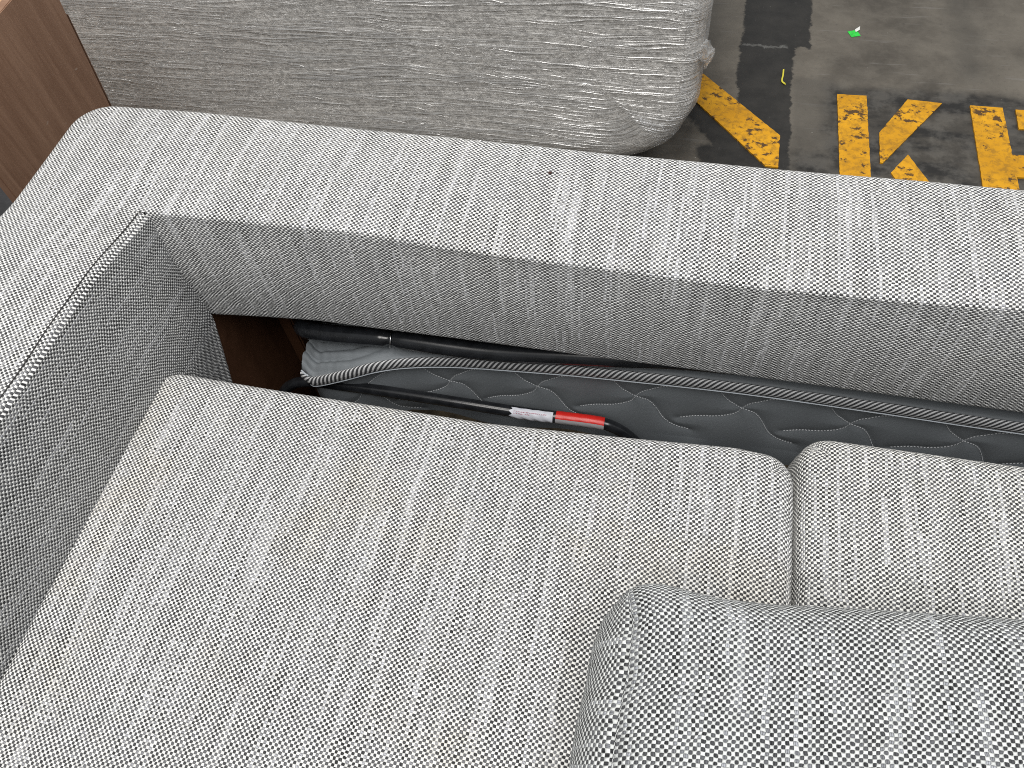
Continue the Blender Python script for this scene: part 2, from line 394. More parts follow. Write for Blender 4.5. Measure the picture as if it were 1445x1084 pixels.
def stroke(name, pts, z=.004):
    """a patch of paint 1.2 mm thick with slightly ragged edges"""
    P = [np.array(p, float) for p in pts]; ring = []
    for k in range(len(P)):
        a, b = P[k], P[(k + 1) % len(P)]; L = np.linalg.norm(b - a); n = max(2, int(L / .008)); d = (b - a) / L; nn = np.array([-d[1], d[0]])
        for s in range(n):
            q = a + (b - a) * s / n
            j = 0 if s == 0 else random.gauss(0, .00035)
            ring.append(q + nn * j)
    n = len(ring)
    V = [(q[0], q[1], z) for q in ring] + [(q[0], q[1], 0.0) for q in ring]
    import bmesh
    F = [tuple(range(n))] + [(k, k + n, (k + 1) % n + n, (k + 1) % n) for k in range(n)]
    return link(name, V, F, M['paint'], smooth=False)
def letter(label, strokes, loc):
    r = empty('painted_letter', loc, label, 'floor lettering', 'stencilled letters on the floor')
    for s in strokes: adopt(stroke('painted_stroke', s[::-1]), r)
letter('yellow stencilled letter stroke slanting out from under the film-wrapped sofa',
       [[(.219, 1.68), (.218, 1.560), (.188, 1.562), (-.130, 1.962), (-.130, 2.080)]], (.05, 1.7, 0))
letter('yellow stencilled letter K in the middle of the painted word',
       [[(.358, 1.862), (.430, 1.862), (.429, 1.25), (.361, 1.25)],
        [(.529, 1.857), (.610, 1.850), (.458, 1.604), (.452, 1.606), (.455, 1.717)],
        [(.517, 1.642), (.475, 1.572), (.615, 1.25), (.690, 1.25)]], (.5, 1.6, 0))
letter('yellow stencilled letter with stem and two arms at the right edge',
       [[(.675, 1.848), (.750, 1.846), (.750, 1.669), (.93, 1.669), (.93, 1.592), (.750, 1.590), (.750, 1.25), (.671, 1.25)],
        [(.779, 1.842), (.93, 1.842), (.93, 1.767), (.777, 1.767)]], (.75, 1.6, 0))

# green sticker scrap, thread, chips
st = boxes('sticker_scrap', [(-.013, .013, -.014, .014, .0006, .0016)], M['green'], 0)
st.location = (.407, 2.143, 0); st.rotation_euler = (0, .0, .35); tag(st, 'small bright green sticker scrap lying on the bare concrete', 'sticker')
cr = link('folded_corner', [(.006, .004, .0025), (.018, .008, .005), (.022, .018, .009), (.008, .015, .0035)], [(0, 1, 2, 3)], M['white_chip'], st, smooth=False)
path = spline([(.222, 1.955, .003), (.221, 1.93, .004), (.219, 1.905, .003), (.228, 1.892, .003)], 14)
tag(tube('plastic_strip', path, .0022, M['yellow_thread'], 6), 'thin curled yellow strip lying on the black floor band', 'plastic strip')

# ------------------------------------------------------------- sofa
XO, YO, RC_, RE = -.842, .782, .055, .020
def base_z(x, y):
    b = np.interp(x, [-.64, -.385, -.157, .115, .256, .351, .8], [.674, .675, .660, .653, .657, .662, .668])
    b2 = np.interp(x, [-.66, -.45, -.19, 0, .19, .38, .8], [.681, .674, .668, .662, .660, .658, .664])
    w = np.clip((y - .586) / .19, 0, 1)
    z = b * (1 - w) + b2 * w
    z = z + .012 * sst(0, .14, .586 - y)
    dx = np.maximum(-.646 - x, 0); dy = np.maximum(y - .586, 0); dn = (dx ** 4 + dy ** 4) ** .25
    z = z + .006 * np.sin(PI * np.clip(dn / .19, 0, 1)) - .003
    # small pull in the cloth at the inner corner
    r2 = ((x + .66) / .06) ** 2 + ((y - .62) / .05) ** 2
    z = z - .0035 * np.exp(-r2) + .0009 * fbm(x, y, 3, 26)
    return z
def skirt(p, q):
    """square sheet rolled over the outer edges of the sofa; returns x, y, drop"""
    xc, yc = XO + RC_, YO - RC_
    a = np.maximum(0, xc - p); b = np.maximum(0, q - yc); mxy = np.maximum(a, b); h = np.hypot(a, b) + 1e-12
    over = mxy - (RC_ - RE)
    t = np.clip(over, 0, RE * PI / 2); ang = t / RE
    dist = np.where(over > 0, (RC_ - RE) + RE * np.sin(ang), mxy)
    drop = np.where(over > 0, RE * (1 - np.cos(ang)), 0) + np.maximum(0, over - RE * PI / 2)
    sc = np.where(mxy > 0, dist / h, 0)
    x = np.maximum(p, xc); y = np.minimum(q, yc)
    return x - a * sc * (a > 0), y + b * sc * (b > 0), drop
def zlow(x): return np.interp(x, [-.646, -.56, -.476, -.236, .063, .432, 1.0], [.462, .472, .480, .478, .477, .473, .472])
OVER = RE * PI / 2 - RE          # roll uses more cloth than it covers
top_q = cat(lin(.592, .74, 16), lin(.745, YO - RE, 6), lin(YO - RE, YO - RE + RE * PI / 2, 9), lin(YO + .03, YO + .66, 8))
left_p = lambda: cat(np.array([XO - .66, XO - .4, XO - .1, XO - .03]), lin(XO + RE - RE * PI / 2, XO + RE, 9), lin(XO + .025, -.70, 12))
RF = .006
def back_fn(p, q):
    x, y, drop = skirt(p, q)
    z = np.maximum(base_z(np.maximum(x, XO), np.minimum(y, YO)) - drop, .012)
    # front fold: q below .592 runs down the front face, then under
    t = .592 - q; f = t > 0
    ang = np.clip(t / RF, 0, PI / 2)
    zb = base_z(x, y * 0 + .592); zl = zlow(x)
    H = zb - RF - zl - .012
    d = t - RF * PI / 2
    u = np.clip(d / .19, 0, 1)                     # face length parameter
    bul = .006 * np.sin(PI * u) + .0015 * fbm(x, u * .2, 8, 22)
    # spread the face cloth so that q .592-RF*pi/2-.19 is the lower edge
    yf = .586 - bul * (x > -.66); zf = zb - RF - u * H
    e = np.clip(d - .19, 0, None); ang2 = np.clip(e / .012, 0, PI / 2); e2 = np.clip(e - .012 * PI / 2, 0, None)
    yf = yf + .012 * (1 - np.cos(ang2)) + e2; zf = zf - .012 * np.sin(ang2) + .0
    yr = .592 - RF * np.sin(ang); zr = zb - RF * (1 - np.cos(ang))
    y = np.where(f, np.where(d > 0, yf, yr), y); z = np.where(f, np.where(d > 0, zf, zr), z)
    return x, y, z
q_front = .592 - cat(lin(0, RF * PI / 2, 6), RF * PI / 2 + lin(.004, .186, 24), RF * PI / 2 + .19 + lin(0, .012 * PI / 2, 6), RF * PI / 2 + .19 + .012 * PI / 2 + np.array([.05, .13]))
q_front = q_front[::-1]
sofa = empty('sofa_bed', (0, 0, 0), 'light grey woven sofa bed with low back and its left arm', 'sofa bed')
# backrest right of the arm: top + front face + underside
Pb = cat(lin(-.646, -.55, 14), lin(-.54, 1.9, 150))
back = sheet('backrest', Pb, cat(q_front, top_q[1:]), back_fn, M['cloth'], sofa)
# arm with the corner of the top: cloth carries on without a seam
def arm_fn(p, q):
    x, y, drop = skirt(p, q)
    z = base_z(np.maximum(x, XO), np.minimum(y, YO)) - drop
    t = p - (-.652); f = (t > 0) & (q < .5905)
    return x, y, np.maximum(z, .012)
corner = sheet('corner_top', cat(left_p(), lin(-.70, -.646, 8)), cat(lin(.586, .592, 2), top_q[1:]), arm_fn, M['cloth'])
# arm: top and inner face in one sweep (p runs from the outer skirt over the crease and down the inner face)
RA = .006
def arm_full(p, q):
    x, y, drop = skirt(p, q)
    z = base_z(np.maximum(x, XO), y) - drop
    x = x - .003 * sst(-.70, -.652, p)
    t = p - (-.652); f = t > 0
    zb = base_z(p * 0 - .652, y)
    ang = np.clip(t / RA, 0, PI / 2); d = t - RA * PI / 2
    s = 0 * d
    gv = np.exp(-((t - .0022) / .0013) ** 2) * .0018      # sewn groove along the fold
    zb = zb - gv * (d <= 0)
    xr = -.655 + RA * np.sin(ang) + .003 * np.clip(t / (RA * PI / 2), 0, 1) - .0 * t; zr = zb - RA * (1 - np.cos(ang))
    u = np.clip(d / .42, 0, 1)
    bul = .008 * np.sin(PI * np.clip(u * 1.15, 0, 1)) * sst(0, .10, .586 - y) + .0012 * fbm(y, u * .4, 5, 20)
    zf = zb - RA - d
    # below the backrest the cloth is cut back slantwise
    cut = np.clip(.462 - zf, 0, .2) * .33
    w = sst(.30, .586, y)
    yf = y - cut * w
    xf = -.643 - s + bul
    return np.where(f, np.where(d > 0, xf, xr), x), np.where(f & (d > 0), yf, y), np.maximum(np.where(f, np.where(d > 0, zf, zr), z), .012)
Pin = -.652 + cat(lin(0, RA * PI / 2, 22), RA * PI / 2 + lin(.0006, .006, 4), RA * PI / 2 + lin(.012, .42, 30))
Qarm = cat(lin(-.95, .0, 40), lin(.01, .586, 50))
arm = sheet('arm', cat(left_p(), lin(-.70, -.652, 8), Pin), Qarm, arm_full, M['cloth'], sofa)
# merge the corner piece into the arm mesh
import bmesh
bm = bmesh.new(); bm.from_mesh(arm.data); bm.from_mesh(corner.data)
bmesh.ops.remove_doubles(bm, verts=bm.verts[:], dist=1e-5)
bm.to_mesh(arm.data); bm.free(); bpy.data.objects.remove(corner)
arm.data.polygons.foreach_set('use_smooth', [True] * len(arm.data.polygons))
ys = lin(-.94, .584, 200); xs = np.full(200, -.6535) + .0005 * np.sin(ys * 60); sp = np.stack([xs, ys, base_z(xs * 0 - .652, ys) - .0006], 1)
adopt(tube('seam', sp, .0006, M['seam'], 6), sofa)
# front end of the arm (out of frame)
adopt(boxes('arm_front', [(XO + .002, -.648, -.965, -.951, .012, .655)], M['cloth'], .004), sofa)
# inside of the sofa
adopt(boxes('side_panel', [(-.672, -.656, .30, .742, .02, .600)], M['ply']), sofa)
adopt(boxes('back_board', [(-.654, 1.88, .744, .756, .02, .620)], M['ply']), sofa)
adopt(boxes('corner_post', [(-.655, -.628, .716, .743, .02, .60)], M['ply'], .003), sofa)
adopt(boxes('back_post', [(-.575, -.545, .712, .743, .02, .60)], M['ply'], .003), sofa)
adopt(boxes('seat_frame', [(-.640, 1.88, -.92, .40, .02, .355)], M['black_cloth'], .004), sofa)
adopt(boxes('bottom_board', [(-.640, 1.88, .402, .742, .02, .06)], M['black_cloth'], .002), sofa)
# torn dust cloth strip below the front tube
def deck(p, q):
    return p, .535 + q * .9 + .006 * fbm(p, q, 2, 30), .290 + .05 * (1 - q / .06) * 0 + .008 * fbm(p, q, 4, 35) - .25 * q
adopt(sheet('deck_cloth', lin(-.50, .9, 90), lin(-.05, .06, 10), deck, simple('brown_deck_cloth', (.055, .042, .026), .8, .3, 0, 70, .5)), sofa)

# mattress frame tubes
t1 = spline([(-.545, .690, .330), (-.530, .655, .395), (-.525, .615, .425), (-.480, .604, .434), (-.377, .604, .441), (-.230, .604, .441), (-.078, .606, .458), (.1, .612, .470), (.6, .614, .474), (1.8, .616, .474)], 160)
rad = np.full(len(t1), .0135)
d = np.abs(t1[:, 0] + .379); rad = rad - .0045 * np.exp(-(d / .007) ** 2)
tb = adopt(tube('frame_tube', t1, rad, M['black_tube'], 20), sofa)
ring = [(-.377 + .0016 * math.sin(a * 2), .604 - .0125 * math.cos(a), .441 + .0125 * math.sin(a)) for a in np.linspace(-.6, 2.6, 18)]
adopt(tube('wire_tie', ring, .0011, M['steel'], 6), sofa)
t2 = spline([(-.600, .560, .255), (-.585, .575, .296), (-.556, .578, .324), (-.518, .578, .336), (-.47, .577, .339), (-.428, .576, .341), (-.30, .575, .340), (-.204, .575, .337), (-.139, .575, .338), (-.075, .575, .339), (-.050, .575, .331), (-.030, .574, .314), (-.012, .572, .290), (.0, .570, .25)], 130)
tube2 = adopt(tube('frame_tube', t2, .0088, M['black_tube'], 20), sofa)
t3 = spline([(-.50, .552, .300), (-.2, .552, .294), (.3, .552, .29), (1.2, .552, .29)], 40)
adopt(tube('frame_tube', t3, .0060, M['black_tube'], 12), sofa)
def wrap(name, x0, x1, r, a0, a1, mat, rag=0.0):
    n, k = 26, 18; V = []; UV = []
    for i in range(n):
        f = i / (n - 1)
        for s in range(k):
            th = a0 + (a1 - a0) * s / (k - 1)
            x = x0 + (x1 - x0) * f
            if rag: x += rag * math.sin(s * 1.3) * (1 - f) 
            j = np.searchsorted(t2[:, 0], x); j = min(max(j, 1), len(t2) - 1)
            g = (x - t2[j - 1, 0]) / (t2[j, 0] - t2[j - 1, 0] + 1e-9); c = t2[j - 1] * (1 - g) + t2[j] * g
            rr = r + (.00035 if rag else .00006) * math.sin(i * .9 + s * .7)
            V.append((x, c[1] - rr * math.cos(th), c[2] + rr * math.sin(th))); UV.append((x, th * r))
    o = link(name, V, grid_faces(n, k, True), mat, uvs=UV); return adopt(o, sofa)
lab = wrap('paper_label', -.204, -.141, .0098, -1.2, 1.7, M['label_white'], .0025)
red = wrap('red_label', -.137, -.066, .0095, .72, 2.5, M['label_red'])
wrap('clear_sleeve', -.137, -.066, .0095, -1.1, .71, M['sleeve'])
# two short lines of tiny red print on the paper label, laid on its curved face
def print_line(x0, x1, th, h, seed):
    r = random.Random(seed); V = []; F = []; x = x0
    while x < x1:
        w = r.uniform(.0012, .0022)
        kind = r.randint(0, 2)
        def strip(xa, xb, ta, tb_):
            b = len(V)
            for xx in (xa, xb):
                for tt in (ta, tb_):
                    j = min(max(np.searchsorted(t2[:, 0], xx), 1), len(t2) - 1); c = t2[j]
                    V.append((xx, c[1] - .01045 * math.cos(tt), c[2] + .01045 * math.sin(tt)))
            F.append((b, b + 2, b + 3, b + 1))
        strip(x, x + .0005, th, th + h)
        strip(x, x + w, th + h * .8, th + h) if kind else strip(x, x + w, th, th + h * .2)
        if kind == 2: strip(x + w - .0005, x + w, th, th + h)
        x += w + (.0006 if r.random() > .2 else .0016)
    return V, F
for k, (a, b, th) in enumerate(((-.199, -.150, 1.02), (-.199, -.176, .74))):
    V, F = print_line(a, b, th, .14, k); o = link('label_print', V, F, M['label_ink'], smooth=False); o.parent = lab; o.matrix_parent_inverse = Matrix.Identity(4)

# ------------------------------------------------------------- folded mattress
mat_root = empty('mattress', (.5, .65, .06), 'grey quilted fold-out mattress tucked behind the seat cushions', 'mattress')
TP = spline([(-.527, .574, .366), (-.515, .567, .366), (-.500, .564, .369), (-.450, .568, .391), (-.400, .578, .409), (-.355, .594, .407), (-.290, .608, .403), (-.190, .609, .413), (-.086, .610, .420), (.105, .610, .428), (.283, .610, .425), (.457, .610, .420), (.9, .610, .415), (1.85, .610, .41)], 320)
def tape_at(x):
    return np.interp(x, TP[:, 0], TP[:, 1]), np.interp(x, TP[:, 0], TP[:, 2])
# quilting curves (x offset from crossing, depth below the tape)
XC = [-.445, -.31, -.173, -.027, .122, .268, .414, .56, .706]
A_ = [(-.041, .016), (-.036, .034), (-.024, .052), (-.012, .062), (0, .070), (.018, .077), (.030, .092), (.044, .118), (.060, .132), (.085, .140)]
B_ = [(.078, .018), (.062, .032), (.046, .038), (.033, .042), (.020, .050), (.008, .058), (0, .070), (-.008, .084), (-.030, .096), (-.060, .102), (-.085, .112)]
curves = []
for xc in XC:
    for cset in (A_, B_):
        curves.append(spline([(xc + a, b, 0) for a, b in cset], 60)[:, :2])
allc = np.vstack(curves)
def face_fn(p, q):
    """q: 0 at the tape, positive down the front face, negative back over the top"""
    ty, tz = tape_at(p)
    f = q > 0
    s = q
    lean = .12 + 0 * p
    y = ty - .002 - np.clip(s, 0, 1) * .05 + .012 * sst(0, .02, s)
    z = tz - s * .99
    dm = np.full(p.shape, 1.0)
    sel = f & (q < .16)
    if sel.any():
        pts = np.stack([p[sel], q[sel]], 1); dd = np.full(len(pts), 9.0)
        for c in curves:
            near = (pts[:, 0] > c[:, 0].min() - .03) & (pts[:, 0] < c[:, 0].max() + .03)
            if near.any():
                w = pts[near]; dist = np.sqrt(((w[:, None, :] - c[None, :, :]) ** 2).sum(2)).min(1)
                dd[near] = np.minimum(dd[near], dist)
        dm[sel] = dd
    puff = .0045 * (1 - np.exp(-dm / .012)) - .004
    y = np.where(f, y - puff, y)
    # folds gathered at the left end
    g = 1 - sst(-.50, -.36, p)
    b = -q
    yt = ty + .005 + b * .80; zt = tz + .004 + .004 * np.sin(PI * np.clip(b / .10, 0, 1)) * (1 - g) - .010 * b
    fold = .008 * np.abs(np.sin(PI * np.clip(b / .024 + .25 * np.sin(p * 40), 0, 5))) ** .9
    zt = zt + g * (fold + .016 * sst(0, .10, b) + .0015 * fbm(p * 3, b, 6, 90)); yt = yt - g * b * .10
    y = np.where(f, y, yt); z = np.where(f, z, zt)
    # round the left end off
    e = np.clip((-.505 - p) / .034, 0, 1); zc = tz + .02
    k = np.sqrt(1 - e ** 2 + 1e-9)
    z = np.where(f, z, tz + .012 + (z - tz - .012) * (.35 + .65 * k)); y = y + .02 * (1 - k)
    z = z - np.where(f, .0, 0)
    return p, y, z
ad = adopt(sheet('ticking', cat(lin(-.534, -.36, 60), lin(-.358, .75, 460), lin(.76, 1.85, 40)), cat(lin(-.125, -.002, 44), lin(0, .16, 74), np.array([.2, .26])), face_fn, M['ticking'], None, flip=True), mat_root)
adopt(boxes('mattress_core', [(-.50, 1.84, .628, .700, .064, .36)], M['ticking'], .015), mat_root)
tape_path = [(a, b - .004, c) for a, b, c in TP]
adopt(tube('edge_tape', tape_path, .0100, M['tape'], 16, (.42, 1.0)), mat_root)
pp_ = [(a, b - .0058, c - .0112) for a, b, c in TP[26:]]
adopt(tube('edge_piping', pp_, .0009, M['piping'], 6), mat_root)
pp_ = [(a, b - .003, c + .0104) for a, b, c in TP[2:34]]
adopt(tube('edge_piping', pp_, .0014, M['piping'], 6), mat_root)
# stitches: short raised dashes of pale thread
V = []; F = []
for c in curves:
    L = np.concatenate([[0], np.cumsum(np.hypot(*np.diff(c, axis=0).T))]); s = 0
    while s < L[-1] - .003:
        ab = []
        for e in (s, s + .0024):
            ab.append((np.interp(e, L, c[:, 0]), np.interp(e, L, c[:, 1])))
        s += .0042
        ab = np.array(ab); x, y, z = face_fn(ab[:, 0], ab[:, 1])
        if ab[:, 1].min() < .013: continue
        d = np.array([x[1] - x[0], 0, z[1] - z[0]]); d /= np.linalg.norm(d) + 1e-9; n = np.array([-d[2], 0, d[0]]) * .0006
        b = len(V)
        for k in (0, 1):
            c0 = np.array([x[k], y[k] - .0002, z[k]])
            V += [c0 - n, c0 + n, c0 + np.array([0, -.0008, 0])]
        F += [(b, b + 3, b + 5, b + 2), (b + 1, b + 2, b + 5, b + 4), (b, b + 2, b + 1), (b + 3, b + 4, b + 5)]
tag(adopt(link('quilting_thread', V, F, M['thread'], smooth=False), mat_root), kind='stuff')

# ------------------------------------------------------------- seat cushions
def cushion(name, x0, x1, y0, y1, z0, ztop, rc, re, crown, mat, seed, label, group, tilt=None):
    cx, cy = (x0 + x1) / 2, (y0 + y1) / 2; hx, hy = (x1 - x0) / 2, (y1 - y0) / 2
    L = re * PI / 2 - re
    H = ztop - z0
    def fn(p, q):
        X = p - cx; Y = q - cy; ix, iy = hx - rc, hy - rc
        a = np.maximum(0, np.abs(X) - ix); b = np.maximum(0, np.abs(Y) - iy); mxy = np.maximum(a, b); h = np.hypot(a, b) + 1e-12
        over = mxy - (rc - re); t = np.clip(over, 0, re * PI / 2); ang = t / re
        dist = np.where(over > 0, (rc - re) + re * np.sin(ang), mxy)
        down = np.maximum(0, over - re * PI / 2)
        drop = np.where(over > 0, re * (1 - np.cos(ang)), 0) + np.minimum(down, H - 2 * re)
        bul = .006 * np.sin(PI * np.clip(down / (H - 2 * re), 0, 1))
        e = np.clip(down - (H - 2 * re), 0, re * PI / 2) / re
        dist = dist + bul - re * (1 - np.cos(e)); drop = drop + re * np.sin(e)
        x = np.sign(X) * np.minimum(np.abs(X), ix) + np.sign(X) * a / h * dist
        y = np.sign(Y) * np.minimum(np.abs(Y), iy) + np.sign(Y) * b / h * dist
        fx = 1 - (np.clip(np.abs(x) / hx, 0, 1)) ** 2.6; fy = 1 - (np.clip(np.abs(y) / hy, 0, 1)) ** 2.6
        z = ztop - drop + (crown * fx * fy + .0022 * fbm(p, q, seed, 13) * (fx * fy) ** .5) * (down <= 0)
        xx, yy = x + cx, y + cy
        if tilt is not None: xx, yy, z = tilt(xx, yy, z)
        return xx, yy, z
    full = H - 2 * re + re * PI / 2
    def axis(lo, hi, n):
        s = lin(0.0, full, 9)                       # beyond the roll
        roll = re * PI / 2
        a = lo + re - roll - s[::-1]; b = lin(lo + re - roll, lo + re, 9); c = lin(lo + re, hi - re, n); d = lin(hi - re, hi - re + roll, 9); e = hi - re + roll + s
        return cat(a, b, c, d, e)
    return fn, axis(x0, x1, 90), axis(y0, y1, 90)
def make_cushion(label, mat, args, seed, group, edge=None):
    x0, x1, y0, y1, z0, zt, rc, re, crown = args
    root = empty('seat_cushion', ((x0 + x1) / 2, (y0 + y1) / 2, z0), label, 'seat cushion', group)
    fn, P, Q = cushion('cover', *args, mat, seed, None, None, edge)
    adopt(sheet('cover', P, Q, fn, mat), root)
    # underside
    adopt(link('underside', [(x0 + .02, y0 + .02, z0 + .001), (x1 - .02, y0 + .02, z0 + .001), (x1 - .02, y1 - .02, z0 + .001), (x0 + .02, y1 - .02, z0 + .001)], [(3, 2, 1, 0)], M['black_cloth'], smooth=False), root)
    return root, fn
def edge1(x, y, z):
    # back edge runs slightly bowed, left side a touch slanted
    w = sst(0, .5, y)
    y2 = y + w * (np.interp(x, [-.65, -.5, -.2, -.05, .1, .17], [.0, -.004, -.008, -.001, .008, .002]))
    x2 = x + np.where(x < -.3, np.interp(y, [-.5, .07, .3, .46], [.012, .010, 0, -.001]), 0) * np.clip((-.3 - x) / .3, 0, 1)
    return x2, y2, z
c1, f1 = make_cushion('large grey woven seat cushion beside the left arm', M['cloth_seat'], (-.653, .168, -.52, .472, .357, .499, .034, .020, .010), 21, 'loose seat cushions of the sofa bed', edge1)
c2, f2 = make_cushion('grey woven seat cushion right of the seam, partly under the loose cushion', M['cloth_seat_b'], (.171, 1.02, -.52, .509, .357, .500, .038, .024, .009), 22, 'loose seat cushions of the sofa bed')

# ------------------------------------------------------------- loose cushion lying in front
pil = empty('loose_cushion', (.5, -.1, .51), 'thick grey woven loose cushion lying on top of both seat cushions', 'cushion')
# seam outline of its left and rear side
ZS = .640
left_seam = [(.010, -.50), (.004, -.2), (.004, .0), (.006, .09), (.006, .122), (.009, .158), (.008, .199), (.0005, .226)]
def seam_x(y): return np.interp(y, [a[1] for a in left_seam], [a[0] for a in left_seam])
def rear_y(x): return np.interp(x, [0, .03, .06, .12, .2, .33, .9], [.234, .238, .241, .245, .256, .271, .31])
RP = .045
def top_fn(p, w):
    """p: distance from the left seam; w: cloth length from the rear edge, first rolling up over it"""
    th = np.clip(w / RP, 0, PI / 2)
    q = RP * (1 - np.cos(th)) + np.maximum(0, w - RP * PI / 2)
    x = seam_x(.228 - q) * (1 - np.clip(p / .2, 0, 1)) + p
    y = rear_y(x) - q
    de = p; dr = q
    dropr = RP * (1 - np.sin(th)) * (.05 + .95 * sst(0, .085, de)); dropl = .030 * np.exp(-de / .026)
    z = .667 - np.hypot(dropr, dropl) + .012 * sst(0, .25, de) * sst(0, .2, dr)
    z = z + .002 * np.exp(-((de / .03) ** 2 + (dr / .03) ** 2))
    z = z + .0013 * fbm(p, q, 14, 30) * sst(0, .03, de) * sst(0, .03, dr)
    z = z - .004 * np.exp(-(de / .004) ** 2)
    return x, y, z
Pp = cat(lin(0, .02, 12), lin(.022, .15, 40), lin(.16, .95, 60)); Qp = cat(lin(0, .0707, 22), lin(.075, .78, 110))
adopt(sheet('top_panel', Pp, Qp, top_fn, M['cloth_pillow'], None, lambda p, q: (p, -q), flip=True), pil)
# boxing band: path round the left and rear sides, bulging outward
def boxing(path_fn, name, S):
    def fn(s, w):
        x, y, nx, ny = path_fn(s)
        zt = top_fn(*seam_pq(s))[2] - .0012
        H = zt - .505
        k = np.clip(w / .135, 0, 1)
        bul = (.036 * np.sin(PI * np.clip(k, 0, 1)) ** .75 + .001 * fbm(s, w, 31, 60)) * (1 - .88 * sst(-.015, .01, s)) * (1 - .78 * np.exp(-(s / .040) ** 2))
        groove = -.002 * np.exp(-(w / .003) ** 2)
        return x + nx * (bul + groove), y + ny * (bul + groove), zt - k * H
    return sheet(name, S, cat(lin(0, .006, 6), lin(.008, .135, 34)), fn, M['cloth_pillow'], None, lambda s, w: (s, -w))
def fade(s): return .62 + .38 * sst(0, .07, np.abs(s))
def seam_pq(s): return np.where(s < 0, 0, s), np.where(s < 0, -s, 0)
def pth(s):
    p, q = seam_pq(s); x, y, _ = top_fn(p, q)
    a = sst(-.028, .028, s) * PI / 2
    return x, y, -np.cos(a), np.sin(a)
adopt(boxing(pth, 'side_band', cat(lin(-.76, -.15, 50), lin(-.148, .1, 110), lin(.11, .94, 60))), pil)
# welted seam
S = cat(lin(-.7, -.05, 160), lin(-.049, .0, 40)); x, y, _, _ = pth(S); z = top_fn(*seam_pq(S))[2]
# stays top panel's own edge; a thin sewn ridge follows it
adopt(tube('seam_ridge', np.stack([x, y, z - .0012], 1), .0012, M['cloth_pillow'], 6), pil)

# ------------------------------------------------------------- film-wrapped sofa behind
wr = empty('wrapped_sofa', (-.9, 1.9, 0), 'grey boucle sofa wrapped in clear stretch film behind the sofa bed', 'wrapped sofa')
WX1, WZ0, WY = .003, .072, 1.45
def wrapfn(off, wr_amp=0.0):
    def fn(p, q):
        # plane x,z ; sheet rolls over right edge and lower edge ; corner rounded by R
        R, re = .20, .055
        xc, zc = WX1 + off - R, WZ0 - off + R
        a = np.maximum(0, p - xc); b = np.maximum(0, zc - q)
        n = 2.1
        mxy = np.maximum(a, b); h = (a ** n + b ** n) ** (1 / n) + 1e-12
        over = mxy - (R - re); t = np.clip(over, 0, re * PI / 2); ang = t / re
        dist = np.where(over > 0, (R - re) + re * np.sin(ang), mxy)
        back = np.where(over > 0, re * (1 - np.cos(ang)), 0) + np.maximum(0, over - re * PI / 2)
        sc = np.where(mxy > 0, dist / h, 0)
        x = np.where(a > 0, xc + a * sc, p); z = np.where(b > 0, zc - b * sc, q)
        y = WY - off + back
        y = y + .006 * fbm(x, z, 41, 7) + .010 * ((x + .9) / .9) ** 2 * 0
        if wr_amp:
            zz = z + .02 * np.sin(x * 2.1) + .012 * np.sin(x * 5 + 1) - .02 * x
            r1 = np.abs(np.sin(zz * 95 + 0.7 * fbm(x, z * 3, 43, 4))); r2 = np.abs(np.sin(zz * 210 + 0.9 * fbm(x, z * 4, 47, 5)))
            env = np.clip(.5 + .8 * fbm(x, z * 5, 45, 9), 0, 1)
            y = y - wr_amp * ((1 - r1) ** 3 * env + .5 * (1 - r2) ** 3 * (1 - env))
            x = x + .003 * np.where(a > R * .8, np.sin(z * 60), 0)
        return x, y, z
    return fn
roll = .055 * PI / 2
Pw = cat(lin(-1.9, -.25, 60), lin(-.24, WX1 - .055, 20), lin(WX1 - .055, WX1 - .055 + roll, 12), lin(WX1 + .05, WX1 + .75, 6))
Qw = cat(lin(WZ0 - .75, WZ0 - .05, 6), lin(WZ0 + .055 - roll, WZ0 + .055, 12), lin(WZ0 + .06, .88, 50))
adopt(sheet('upholstery', Pw, Qw, wrapfn(0), M['boucle']), wr)
Pf = cat(lin(-1.9, -.25, 330), lin(-.248, WX1 - .055, 70), lin(WX1 - .055, WX1 - .055 + roll, 40), lin(WX1 + .05, WX1 + .75, 10))
Qf = cat(lin(WZ0 - .75, WZ0 - .05, 6), lin(WZ0 + .055 - roll, WZ0 + .055, 30), lin(WZ0 + .057, .884, 330))
adopt(sheet('stretch_film', Pf, Qf, wrapfn(.004, .0022), M['film']), wr)
adopt(boxes('sofa_top', [(-1.9, WX1 - .03, WY + .03, WY + .78, .862, .90)], M['boucle'], .015), wr)
adopt(boxes('foot', [(-.60, -.54, WY + .35, WY + .41, 0, .11)], M['board'], .004), wr)
adopt(boxes('foot', [(-1.70, -1.64, WY + .35, WY + .41, 0, .11)], M['board'], .004), wr)
